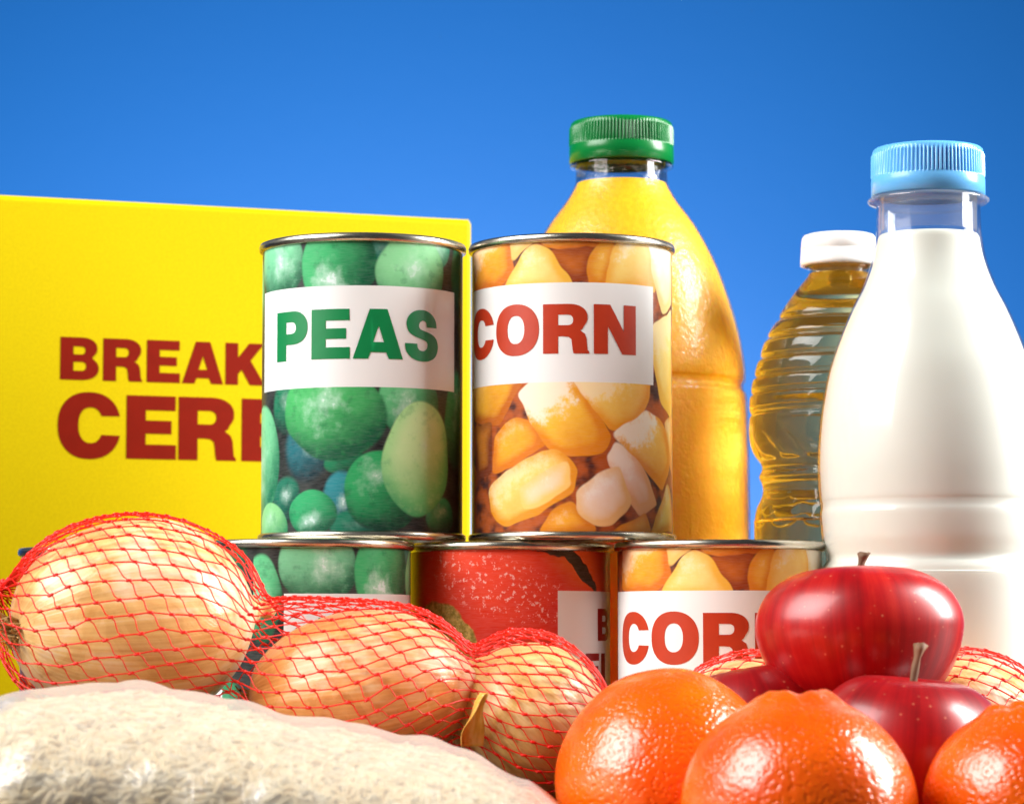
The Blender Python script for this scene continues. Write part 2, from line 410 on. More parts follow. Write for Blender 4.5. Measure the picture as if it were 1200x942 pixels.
def red_print():
    g = G('red_label_print'); P = g.coord('UV')
    nm = g.noise(P, 0.08, 4); nf = g.noise(P, 0.5, 3, .7)
    wob = g.noise(P, 0.10, 3, color=True)
    Q = g.vm('ADD', P, g.vm('SCALE', g.vm('SUBTRACT', wob, (0.5, 0.5, 0.5)), scale=6.0)); Q = g.vm('MULTIPLY', Q, (1, 1, 0))
    sp = g.n.new('ShaderNodeSeparateXYZ'); g.put(sp.inputs[0], P)
    base = g.mix(g.mr(g.math('MULTIPLY_ADD', nm, 60.0, sp.outputs[1]), 70, 150), lin(206, 26, 12), lin(238, 70, 34))
    # orange shoulder at upper right
    d = g.vm('LENGTH', g.mapping(Q, (26, 100, 0), (0, 0, R(-35)), (24, 12, 1), 'TEXTURE'))
    base = g.mix(g.mr(d, .2, 1.1, .9, 0), base, lin(244, 118, 40))
    # pale highlight dots painted into the print, in an arc
    band = g.vm('LENGTH', g.mapping(P, (-2, 88, 0), (0, 0, R(-20)), (36, 13, 1), 'TEXTURE'))
    fl = g.math('MULTIPLY', g.mr(nf, .56, .64), g.mr(band, .55, 1.0, 1, 0))
    base = g.mix(g.math('MULTIPLY', fl, 0.75), base, lin(250, 196, 184))
    # green yellow piece at lower left
    d = g.vm('LENGTH', g.mapping(Q, (-25, 72, 0), (0, 0, R(-38)), (15, 10, 1), 'TEXTURE'))
    yel = g.mix(g.mr(nf, .35, .7), lin(136, 116, 26), lin(214, 178, 96))
    base = g.mix(g.mr(d, .92, 1.02, 1, 0), base, yel)
    # dark stalk
    d = g.vm('LENGTH', g.mapping(Q, (27, 96, 0), (0, 0, R(-42)), (13, 2.4, 1), 'TEXTURE'))
    d2 = g.vm('LENGTH', g.mapping(Q, (14, 103, 0), (0, 0, R(-8)), (11, 3.4, 1), 'TEXTURE'))
    base = g.mix(g.mr(g.math('MINIMUM', d, d2), .9, 1.05, 1, 0), base, g.mix(nf, lin(40, 34, 26), lin(84, 72, 50)))
    base = white_panel(g, P, base, 17.5, 70, 40, 87.5)
    paper_finish(g, base)
    return g.m

g = G('tinplate'); o_ = g.coord()
sc_ = g.noise(g.mapping(o_, scale=(60, 60, 900)), 1.0, 3)
g.set(Base_Color=g.mix(sc_, lin(186, 180, 164), lin(226, 220, 206)), Metallic=1.0, Roughness=g.mr(sc_, .2, .8, .20, .34))
TIN = g.m
PEAM, CORNM, REDM = pea_print(), corn_print(), red_print()
INK_GREEN = plain('green_ink', lin(10, 132, 72), 0.36, grain=0.05, gscale=900, var=.08)
INK_RED = plain('red_ink', lin(188, 58, 28), 0.36, grain=0.05, gscale=900, var=.08)
INK_DRED = plain('dark_red_ink', lin(150, 26, 22), 0.36, grain=0.05, gscale=900, var=.08)

def can_meshes():
    seg = 128; L0, L1 = 0.0028, CH - 0.0030
    vs, uv, fs = [], [], []
    rows = 8
    for k in range(rows + 1):
        z = L0 + (L1 - L0) * k / rows
        for i in range(seg + 1):
            a = -PI + 2 * PI * i / seg                 # angle from the front, seam at the back
            vs.append((CR * math.sin(a), -CR * math.cos(a), z)); uv.append((a * CR * 1000, (z - L0) * 1000))
    for k in range(rows):
        for i in range(seg):
            b = k * (seg + 1) + i; fs.append((b, b + 1, b + seg + 2, b + seg + 1))
    lab = [mesh('label', vs, fs, True, uv)]
    r = CR
    top = lathe('top_rim', [(r - .0006, CH - .0034), (r + .0006, CH - .0031), (r + .0012, CH - .0026), (r + .0013, CH - .0012), (r + .0009, CH - .0003), (r + .0001, CH),
                            (r - .0008, CH - .0003), (r - .0013, CH - .0012), (r - .0014, CH - .0050)], 128)
    bot = lathe('bottom_rim', [(r - .0014, .0045), (r - .0013, .0012), (r - .0008, .0003), (r + .0001, 0), (r + .0009, .0003), (r + .0013, .0012), (r + .0012, .0024), (r + .0006, .0029), (r - .0006, .0032)], 128)
    def lid(name, z, s):
        return lathe(name, [(r - .0013, z), (r - .004, z), (r - .0046, z + s * .0008), (r - .0062, z + s * .0008), (r - .007, z), (r * .6, z), (r * .58, z + s * .0005), (r * .55, z), (1e-5, z)], 96)
    return lab[0], top, bot, lid('lid', CH - .0045, 1), lid('base_plate', .0042, -1)
LABME, TOPME, BOTME, LIDME, BASEME = can_meshes()
def half_period(me):
    """second label mesh whose print repeats on the far side"""
    m2 = me.copy(); lay = m2.uv_layers[0].data
    for p in m2.polygons:
        cu = sum(lay[l].uv[0] for l in p.loop_indices) / len(p.loop_indices)
        k = round(cu / PER)
        for l in p.loop_indices: lay[l].uv[0] -= k * PER
    return m2

def make_can(kind, loc, rot, label, group='food cans'):
    t = thing('food_can', loc, label, 'can', group, (0, 0, rot))
    me = LABME.copy() if kind in ('corn', 'red') else half_period(LABME)
    mat = {'peas': PEAM, 'corn': CORNM, 'red': REDM}[kind]
    lb = link('label', me, mat, t)
    for nm_, m_ in (('top_rim', TOPME), ('bottom_rim', BOTME), ('lid', LIDME), ('base_plate', BASEME)): link(nm_, m_, TIN, t)
    rad = CR + 0.00012; L0 = 0.0028
    if kind == 'peas':
        for ch, u0, wd in (('P', -33.9, 15.4), ('E', -16.9, 14.3), ('A', -1.6, 18.0), ('S', 17.0, 15.0)):
            wrap_letter(ch, u0 / 1000, wd / 1000, L0 + .0603, .0175, rad, INK_GREEN, lb)
    if kind == 'corn':
        for ch, u0, wd in (('C', -49.6, 17.6), ('O', -30.9, 18.4), ('R', -11.0, 16.4), ('N', 7.0, 16.6)):
            wrap_letter(ch, u0 / 1000, wd / 1000, L0 + .0622, .0174, rad, INK_RED, lb)
    if kind == 'red':
        for ch, u0, wd, v0, h in (('B', 37.5, 10.4, 70.0, 11.4), ('E', 30.0, 8.6, 54.2, 11.4), ('I', 40.0, 3.6, 54.2, 11.4)):
            wrap_letter(ch, u0 / 1000, wd / 1000, L0 + v0 / 1000, h / 1000, rad, INK_DRED, lb)
    return t
def ground(px, Y): return Vector(((px - 600) * Y / FPX, Y, 0))
p = ground(424, 1.057); make_can('peas', (p.x, p.y, CH + .0004), 0, 'tin can reading PEAS in green, stacked on top of lower cans')
p = ground(670.5, 1.058); make_can('corn', (p.x, p.y, CH + .0004), 0, 'tin can reading CORN, standing on top of the red can')
p = ground(361, 1.034); make_can('peas', (p.x, p.y, 0), 40 / 36.2, 'green pea can at table level, under the upper PEAS can')
p = ground(597.5, 1.062); make_can('red', (p.x, p.y, 0), 0, 'red vegetable label can in the bottom row between pea and corn cans')
p = ground(843, 1.043); make_can('corn', (p.x, p.y, 0), 2.6 / 36.2, 'bottom row corn can beside the milk bottle, half hidden by fruit')
p = ground(139, 1.112); make_can('corn', (p.x, p.y, 0), R(150), 'bottom row can behind the biggest netted onion, only its rim showing')

# ------------------------------------------------------------------ cereal box
g = G('yellow_card'); o_ = g.coord()
mott = g.noise(o_, 900, 3, .6)
g.set(Base_Color=g.mix(g.mr(mott, .3, .7), lin(222, 197, 0), lin(230, 206, 0)), Roughness=0.5, Specular_IOR_Level=0.15,
      Normal=g.bump(mott, 0.10, 0.0003))
YEL = g.m
INK_BOX = plain('box_red_ink', lin(140, 22, 0), 0.5, spec=.2, grain=0.08, gscale=900, var=.08)
Yr = 1.285; Yl = Yr / 1.061
pr = ground(553, Yr); pl = ground(-14, Yl)
top_z = zat(257, Yr)
bw = (pr - pl).length; bd = 0.062
ang = math.atan2(pr.y - pl.y, pr.x - pl.x)
nrm = Vector((-math.sin(ang), math.cos(ang), 0))            # away from camera
ctr = (pr + pl) / 2 + nrm * bd / 2
bx = thing('cereal_box', (ctr.x, ctr.y, 0), 'yellow cereal carton with large red printed words standing behind the cans', 'box', None, (0, 0, ang))
body = box_bm(bw, bd, top_z - 0.0004, 0.0022, 4)
card = link('carton', from_bm('carton', body), YEL, bx)
flap = link('top_flap', from_bm('top_flap', box_bm(bw - .0012, bd - .0030, .0010, .0003, 1)), YEL, bx); flap.location = (0, 0.0006, top_z - .0010)
seam = link('side_seam', from_bm('side_seam', box_bm(.0006, .016, top_z - .01, .0002, 1)), YEL, bx); seam.location = (bw / 2 + .0001, bd / 2 - .012, .004)
def box_local(px, py):
    # ray through the pixel meets the front plane of the carton
    a = at(px, py, 1.0) - Vector((0, 0, EYE)); n = -nrm
    s = (pr - Vector((0, 0, EYE))).dot(n) / a.dot(n)
    h = Vector((0, 0, EYE)) + a * s
    d = Vector((math.cos(ang), math.sin(ang), 0))
    return (h - ctr).dot(d), h.z
def box_word(word, px0, px1, pyt, pyb, gap, first):
    x0, zb = box_local(px0, pyb); _, zt = box_local(px0, pyt)
    h = zt - zb; x = x0
    for ch in word:
        wd = GL[ch][0] * h * first
        bm = glyph_bm(ch, wd, h)
        for v in bm.verts: v.co = Vector((x + v.co.x, -bd / 2 - .00015, zb + v.co.y))
        bm.normal_update()
        for f in bm.faces:
            if f.normal.y > 0: f.normal_flip()
        link('letter', from_bm('letter', bm), INK_BOX, bx)
        x += wd + h * (gap if ch + word[-1] else gap) - (0.05 * h if ch in 'EA' and gap < .15 else 0)
box_word('BREAKFAST', 70.3, 0, 394.5, 444.5, .105, 1.0)
box_word('CEREAL', 67, 0, 460.5, 535.5, .09, 1.0)

# ------------------------------------------------------------------ bottles
def film(name, tint=(1, 1, 1, 1), rough=0.04, bump=None, ior=1.45, trans_mix=1.0, haze=0.0):
    """thin clear plastic: see-through with a Fresnel reflection"""
    g = G(name); g.n.remove(g.bsdf)
    tr = g.n.new('ShaderNodeBsdfTransparent'); tr.inputs[0].default_value = tint
    gl = g.n.new('ShaderNodeBsdfGlossy'); gl.inputs['Roughness'].default_value = rough
    lw = g.n.new('ShaderNodeLayerWeight'); lw.inputs[0].default_value = .5
    f0 = ((ior - 1) / (ior + 1)) ** 2 * 1.6
    frv = g.math('MULTIPLY_ADD', g.math('POWER', lw.outputs['Facing'], 5.0), 1 - f0, f0)
    mx = g.n.new('ShaderNodeMixShader')
    if bump:
        nrm = bump(g); g.l.new(nrm, gl.inputs['Normal']); g.l.new(nrm, lw.inputs['Normal'])
    g.l.new(frv, mx.inputs[0]); g.l.new(tr.outputs[0], mx.inputs[1]); g.l.new(gl.outputs[0], mx.inputs[2])
    last = mx.outputs[0]
    if haze:
        df = g.n.new('ShaderNodeBsdfDiffuse'); df.inputs[0].default_value = (.94, .91, .86, 1)
        m2 = g.n.new('ShaderNodeMixShader'); m2.inputs[0].default_value = haze
        g.l.new(last, m2.inputs[1]); g.l.new(df.outputs[0], m2.inputs[2]); last = m2.outputs[0]
    g.l.new(last, g.out.inputs[0])
    return g.m
def plastic(name, col, rough=0.28, sss=0.0, rad=(1, 1, 1), scale=0.002):
    g = G(name); o = g.coord()
    g.set(Base_Color=g.mix(g.noise(o, 140, 3), col, tuple(min(1, c * 1.12 + .004) for c in col[:3]) + (1,)), Roughness=rough,
          Subsurface_Weight=sss, Subsurface_Radius=rad, Subsurface_Scale=scale,
          Normal=g.bump(g.noise(o, 700, 2), 0.04, 0.0003))
    return g.m
def ribbed_cap(parent, z0, z1, r, mat, nrib=92, band=.36, taper=.985, name='cap'):
    """screw cap: smooth lower band, fine vertical ribs above, rounded top edge"""
    seg = nrib * 6; h = z1 - z0; zb = z0 + h * band
    pr_ = [(r * .96, z0), (r, z0 + .0004), (r * 1.0, zb - .0006), (r * .992, zb), (r * .992, zb + .0003)]
    k0 = len(pr_)
    pr_ += [(r * .99, zb + .0008), (r * taper, z1 - h * .16)]
    k1 = len(pr_) - 1
    pr_ += [(r * taper * .992, z1 - h * .12), (r * .965, z1 - h * .05), (r * .93, z1 - h * .012), (r * .88, z1), (r * .5, z1), (1e-5, z1)]
    def rib(a, k):
        if k0 <= k <= k1:
            q = (a * nrib / (2 * PI)) % 1.0
            return 1.012 if q < .45 else .978
        return 1.0
    me = lathe(name, pr_, seg, rib=rib)
    me.polygons.foreach_set('use_smooth', [True] * len(me.polygons))
    c = link(name, me, mat, parent)
    return c

# juice
Y = 1.150; s = Y / FPX; ax = ground(729.5, Y)
t = thing('juice_bottle', (ax.x, ax.y, 0), 'orange juice bottle with ribbed green screw cap behind the corn can', 'bottle')
def prof_px(rows, Y): return [(r * Y / FPX, zat(py, Y)) for r, py in rows]
jp = [(.001, .004), (.034, .003), (.046, .004), (.0495, .009), (.0503, .02), (.0503, .05)] + prof_px([(150, 628), (149.5, 580), (149, 534), (148, 490), (147, 472), (146, 464), (142.5, 458), (142.5, 452), (145, 446), (144.5, 429), (137.5, 390), (126.5, 352), (111, 310), (89, 269), (67, 239), (57, 222), (54.5, 214)], Y)
shell = jp + prof_px([(54, 208), (53.5, 200)], Y)
def dimple(g):
    o = g.coord(); v = g.noise(o, 420, 2, .5); n = g.noise(o, 60, 2)
    return g.bump(g.math('ADD', v, g.math('MULTIPLY', n, .5)), 0.45, 0.0010)
link('shell', lathe('shell', smooth_prof(shell, 5), 128), film('juice_plastic', bump=dimple, rough=.2, ior=1.32), t)
g = G('orange_juice'); o_ = g.coord()
pulp = g.noise(o_, 500, 3, .6)
g.set(Base_Color=g.mix(g.mr(pulp, .3, .7), lin(255, 178, 8), lin(255, 190, 20)), Roughness=.5, Subsurface_Weight=.6, Subsurface_Radius=(1, .6, .1), Subsurface_Scale=.008,
      Normal=g.bump(g.noise(o_, 420, 2), 0.25, .0010))
jin = smooth_prof([(max(1e-5, r - .0009), z + .0006) for r, z in jp], 5)
ztop = zat(216, Y)
jin = [q for q in jin if q[1] < ztop] + [(54 * s - .0010, ztop), (54 * s - .002, ztop + .0001), (1e-5, ztop)]
link('juice', lathe('juice', jin, 128), g.m, t)
NECK = film('clear_neck_plastic', (.92, .93, .93, 1), .05, ior=1.6)
zc0, zc1 = zat(193.5, Y), zat(144, Y)
link('neck', lathe('neck', prof_px([(53.5, 215), (53.5, 201), (58, 199), (61, 197.5), (61.5, 196), (59, 194.5), (54, 193.5), (53, 185)], Y), 96), NECK, t)
link('neck_finish', lathe('neck_finish', prof_px([(50, 213), (50, 190)], Y), 64), NECK, t)
cap = ribbed_cap(t, zc0, zc1, 62 * s, plastic('green_cap', lin(0, 118, 52), .25), 96, .40)

# milk
Y = 1.03; s = Y / FPX; ax = ground(1092, Y)
t = thing('milk_bottle', (ax.x, ax.y, 0), 'large white milk bottle with light blue ribbed cap', 'bottle')
mp = [(.001, .003), (.030, .003), (.0375, .006), (.0392, .014), (.0394, .05)] + prof_px([(132, 690), (131, 672), (128.5, 664), (124.5, 659), (123.5, 654), (125.5, 646), (129, 632), (131, 612), (131.3, 603), (130.2, 597), (130.2, 591), (131.6, 582), (133, 547), (131.5, 512), (127.5, 477), (119.5, 436), (107.5, 401), (93, 366), (78.5, 337), (68, 308), (62.5, 281), (61.3, 268), (61, 255), (61, 243)], Y)
def soft(g): return g.bump(g.noise(g.coord(), 40, 2), .05, .001)
link('shell', lathe('shell', smooth_prof(mp, 5), 128), film('milk_plastic', (.97, .975, .98, 1), .12, soft, 1.35), t)
g = G('milk'); o_ = g.coord()
g.set(Base_Color=g.mix(g.noise(o_, 30, 3), lin(224, 226, 214), lin(231, 232, 222)), Roughness=.4, Subsurface_Weight=.4, Subsurface_Radius=(1, .92, .8), Subsurface_Scale=.005)
ztop = zat(276, Y)
mi = smooth_prof([(max(1e-5, r - .0010), z + .0006) for r, z in mp], 5)
mi = [q for q in mi if q[1] < ztop] + [(61 * s - .0011, ztop), (61 * s - .0022, ztop + .0002), (1e-5, ztop)]
link('milk', lathe('milk', mi, 128), g.m, t)
NECKM = film('milk_neck_plastic', (.93, .95, .97, 1), .06, ior=1.55, haze=.10)
link('neck_ring', lathe('neck_ring', prof_px([(60.5, 243), (64, 241), (69, 239.5), (71.5, 237), (71.5, 235), (69, 233), (64, 231.5), (60, 231)], Y), 96), NECKM, t)
link('neck_finish', lathe('neck_finish', prof_px([(57, 272), (57, 225)], Y), 64), NECKM, t)
ribbed_cap(t, zat(231, Y), zat(174.5, Y), 67 * s, plastic('blue_cap', lin(104, 180, 238), .25, .3, (.6, .8, 1), .002), 88, .36)

# oil
Y = 1.12; s = Y / FPX; ax = ground(986, Y)
t = thing('oil_bottle', (ax.x, ax.y, 0), 'ribbed clear bottle of amber cooking oil with plain white cap', 'bottle')
op = [(.0001, .004), (.022, .003), (.031, .004), (.0335, .012), (.0335, .05)] + prof_px([(102, 629), (102, 613), (99, 596), (94, 585), (91.5, 575), (93, 566), (95.5, 561), (95.5, 557), (92.5, 550), (94, 543), (101, 534)], Y)
ribs = [(106, 520), (107.2, 505), (106.5, 490), (104.2, 486), (106.6, 480), (106, 466), (103, 462.5), (104.5, 457), (102.5, 446), (98.5, 442.5), (100, 437), (96.5, 424), (91.5, 420.5), (93, 415), (89, 401), (83.5, 397), (84, 391), (76, 379), (70.5, 374.5), (70, 368)]
op += prof_px(ribs + [(58, 350), (47, 336), (38.5, 326), (35.5, 321)], Y)
oz = smooth_prof(op, 4)
def facet(a, k):
    z = oz[k][1]
    za, zb2, zc, zd = zat(536, 1.12), zat(512, 1.12), zat(629, 1.12), zat(580, 1.12)
    f = 1.0
    if za - .002 < z < zb2 + .002:
        f -= .020 * max(0, math.sin(a * 17 + (z - za) * 420)) * math.sin(PI * min(1, max(0, (z - za + .002) / (zb2 - za + .004))))
    if zc - .03 < z < zd:
        f -= .022 * max(0, math.sin(a * 13 + z * 300)) * max(0, math.sin(a * 13 - z * 380))
    return f
lo = [q for q in oz]
me = lathe('oil', lo + [(1e-5, lo[-1][1] + .0002)], 160, rib=lambda a, k: facet(a, min(k, len(lo) - 1)))
g = G('amber_oil'); o_ = g.coord()
g.set(Base_Color=(1.0, 0.80, 0.26, 1), Roughness=.0, IOR=1.44, Transmission_Weight=1.0,
      Normal=g.bump(g.noise(o_, 50, 3), .10, .0012))
tl = g.n.new('ShaderNodeBsdfTranslucent'); tl.inputs[0].default_value = (1.0, .60, .05, 1)
mxs = g.n.new('ShaderNodeMixShader'); mxs.inputs[0].default_value = .13
g.l.new(g.bsdf.outputs[0], mxs.inputs[1]); g.l.new(tl.outputs[0], mxs.inputs[2]); g.l.new(mxs.outputs[0], g.out.inputs[0])
link('oil', me, g.m, t)
link('neck', lathe('neck', prof_px([(35.7, 322), (34.5, 319), (34, 314), (34, 306)], Y), 96), film('oil_neck_plastic', (.95, .93, .86, 1), .05, ior=1.6), t)
link('neck_ring', lathe('neck_ring', prof_px([(34, 316.5), (37, 316), (38.5, 314.5), (37, 313), (34, 312.5)], Y), 96), film('oil_ring_plastic', (1, .82, .5, 1), .05, ior=1.6), t)
zc0, zc1 = zat(312, Y), zat(275.5, Y); r = 45.5 * s; h = zc1 - zc0
capm = plastic('white_cap', lin(240, 238, 236), .3, .4, (1, .95, .9), .002)
link('cap', lathe('cap', [(r * .9, zc0 - .0002), (r, zc0), (r * 1.005, zc0 + h * .12), (r * .985, zc0 + h * .46), (r * .972, zc0 + h * .475), (r * .972, zc0 + h * .50), (r * .985, zc0 + h * .515), (r * .965, zc0 + h * .78), (r * .945, zc0 + h * .9), (r * .90, zc0 + h * .97), (r * .82, zc1), (1e-5, zc1)], 128), capm, t)

# ------------------------------------------------------------------ onions
def onion_mat(name, pale, mid, dark):
    g = G(name); uv = g.coord('UV'); o = g.coord()
    st = g.noise(g.mapping(uv, scale=(150, 1.6, 1)), 1.0, 4, .6)
    st2 = g.noise(g.mapping(uv, scale=(34, 2.2, 1)), 1.0, 3, .6)
    pa = g.noise(o, 42, 4, .55, dist=.6)
    pf = g.noise(o, 130, 5, .7)
    f = g.math('ADD', g.math('MULTIPLY_ADD', st, .40, g.math('MULTIPLY', st2, .30)), g.math('MULTIPLY_ADD', pa, .75, -.22))
    col = g.ramp(f, [(.22, dark), (.48, mid), (.74, pale)])
    col = g.mix(g.mr(pf, .66, .74, 0, .35), col, dark)
    cr = g.noise(g.mapping(uv, scale=(9, 5, 1)), 1.0, 4, .6, dist=1.4)
    h = g.math('ADD', g.math('MULTIPLY', st, .5), g.math('MULTIPLY', cr, 1.5))
    g.set(Base_Color=col, Roughness=g.mr(pa, .3, .7, .22, .40), Specular_IOR_Level=.5, Sheen_Weight=.15, Normal=g.bump(h, .35, .0010))
    return g.m
SKIN1 = onion_mat('gold_onion_skin', lin(253, 240, 214), lin(236, 196, 124), lin(190, 118, 34))
SKIN2 = onion_mat('copper_onion_skin', lin(248, 220, 180), lin(226, 160, 88), lin(178, 94, 28))
SKIN3 = onion_mat('pale_onion_skin', lin(240, 232, 186), lin(222, 188, 110), lin(150, 96, 34))
ROOT = plain('dry_root', lin(196, 156, 96), .8)
def onion_shape(name, seed):
    rnd = random.Random(seed)
    pr_ = smooth_prof([(.0001, -.90), (.10, -.905), (.22, -.90), (.52, -.80), (.83, -.50), (.985, -.10), (.985, .22), (.86, .52), (.62, .76), (.36, .90), (.18, .98), (.09, 1.06), (.10, 1.14), (.06, 1.19)], 5)
    seg = 96; ph = [rnd.uniform(0, 6.28) for _ in range(4)]
    vs, uv, fs = [], [], []
    for k, (r, z) in enumerate(pr_):
        for i in range(seg + 1):
            a = 2 * PI * i / seg
            f = 1 + .012 * math.sin(3 * a + ph[0]) + .010 * math.sin(5 * a + ph[1] + z) + .006 * math.sin(9 * a + ph[2] + 2 * z) + .004 * math.sin(17 * a + ph[3])
            vs.append((r * f * math.cos(a), r * f * math.sin(a), z)); uv.append((i / seg, k / len(pr_)))
    for k in range(len(pr_) - 1):
        for i in range(seg):
            b = k * (seg + 1) + i; fs.append((b, b + 1, b + seg + 2, b + seg + 1))
    return mesh(name, vs, fs, True, uv)
def onion_frame(axis, size):
    az = Vector(axis).normalized(); ay = az.cross(Vector((0, 0, 1))).normalized(); axx = ay.cross(az).normalized()
    return Matrix((axx * size[2], ay * size[1], az * size[0])).transposed()
def ellipsoid(loc, axis, size, grow=1.035):
    M = np.array(onion_frame(axis, [q * grow for q in size])); return (Vector(loc), np.linalg.inv(M))
def ball(loc, r): return (Vector(loc), np.eye(3) / r)
def make_onion(loc, size, axis, mat, seed, label, group=None, roots=False):
    """size = (half length along the axis, half width, half height)"""
    t = thing('onion', loc, label, 'onion', group)
    M = onion_frame(axis, size)
    me = onion_shape('bulb', seed); me.transform(M.to_4x4())
    link('bulb', me, mat, t)
    rnd = random.Random(seed + 7)
    vs, fs = [], []
    for i in range(70 if roots else 26):
        a = rnd.uniform(0, 6.28); rr = .14 * math.sqrt(rnd.random()); b = Vector((rr * math.cos(a), rr * math.sin(a), -.89))
        d = Vector((math.cos(a) * .6 * rnd.random(), math.sin(a) * .6 * rnd.random(), -1)).normalized()
        ln = rnd.uniform(.10, .24)
        pts = [b, b + d * ln * .5 + Vector((rnd.uniform(-.04, .04), rnd.uniform(-.04, .04), 0)), b + d * ln + Vector((rnd.uniform(-.09, .09), rnd.uniform(-.09, .09), rnd.uniform(0, .06)))]
        pts = [M @ q for q in pts]
        for q in range(3):
            w_ = .0005 * (1 - q * .35)
            for c in range(3):
                an = 2 * PI * c / 3; vs.append(pts[q] + Vector((math.cos(an) * w_, math.sin(an) * w_, math.sin(an + 1) * w_)))
        n0 = len(vs) - 9
        for q in range(2):
            for c in range(3): fs.append((n0 + q * 3 + c, n0 + q * 3 + (c + 1) % 3, n0 + q * 3 + 3 + (c + 1) % 3, n0 + q * 3 + 3 + c))
    link('roots', mesh('roots', vs, fs), ROOT, t)
    return t

YO = 0.932
O1 = at(153, 727, YO); O2 = at(420, 813, YO - .004); O3 = at(622, 848, YO + .002)
A1, S1 = (.84, .42, .08), (.0412, .0345, .0322)
A2, S2 = (1, -.12, .10), (.0375, .0305, .0262)
A3, S3 = (-.72, -.2, .62), (.0275, .0270, .0245)
on1 = make_onion(O1, S1, A1, SKIN1, 1, 'largest golden onion in the red net, beside the yellow box', 'onions in red nets', True)
on2 = make_onion(O2, S2, A2, SKIN2, 2, 'copper brown onion in the red net, middle of the row', 'onions in red nets')
on3 = make_onion(O3, S3, A3, SKIN3, 3, 'pale onion with torn skin in the net, beside a mandarin', 'onions in red nets')
low = [((O1.x + .012, YO, .0250), .0252), ((O2.x - .006, .962, .0235), .0235), ((.022, .966, .0215), .0215)]
for i, (c, r_) in enumerate(low):
    make_onion(c, (r_, r_, r_ * .98), (.5 * (-1) ** i, .3, 1), (SKIN1, SKIN2)[i % 2], 20 + i, ['small golden onion under the largest netted onion', 'small copper onion under the middle netted onion', 'small golden onion under the pale netted onion'][i], 'lower onions in the red net')
# torn papery skin standing off the pale onion
def skin_flap(parent, base, length, width, lean, yaw, mat):
    vs, fs, uv = [], [], []; n, m = 12, 8
    for i in range(n + 1):
        tt = i / n
        for j in range(m + 1):
            sx = (j / m - .5) * 2
            wd = width * (1 - tt) ** .8 * .5 * (1 + .15 * math.sin(7 * tt))
            curl = .9 * sx * sx * width * .5
            p_ = Vector((sx * wd, -curl - lean * tt * tt * length * .5 + .0006 * math.sin(9 * tt + sx), tt * length))
            p_.rotate(Quaternion((0, 0, 1), yaw)); vs.append(base + p_); uv.append((j / m * .05, tt))
    for i in range(n):
        for j in range(m):
            b = i * (m + 1) + j; fs.append((b, b + 1, b + m + 2, b + m + 1))
    o = link('loose_skin', mesh('loose_skin', vs, fs, True, uv), mat, parent)
    md = o.modifiers.new('thickness', 'SOLIDIFY'); md.thickness = .00015
    return o
SKINF = onion_mat('dry_gold_skin', lin(250, 228, 150), lin(230, 176, 70), lin(160, 90, 20))
b_ = at(546, 874, YO - .0225) - O3
skin_flap(on3, b_, .0165, .0085, 1.0, .6, SKINF)

YB = 0.975
OA = at(884, 888, YB); OB = at(1133, 886, YB)
make_onion(OA, (.034, .031, .0330), (.5, .1, 1), SKIN1, 5, 'netted onion behind the apples in front of the lower corn can', 'onions in red nets')
make_onion(OB, (.034, .032, .0330), (-.4, .1, 1), SKIN1, 6, 'netted onion to the side of the top apple, before the milk bottle', 'onions in red nets')

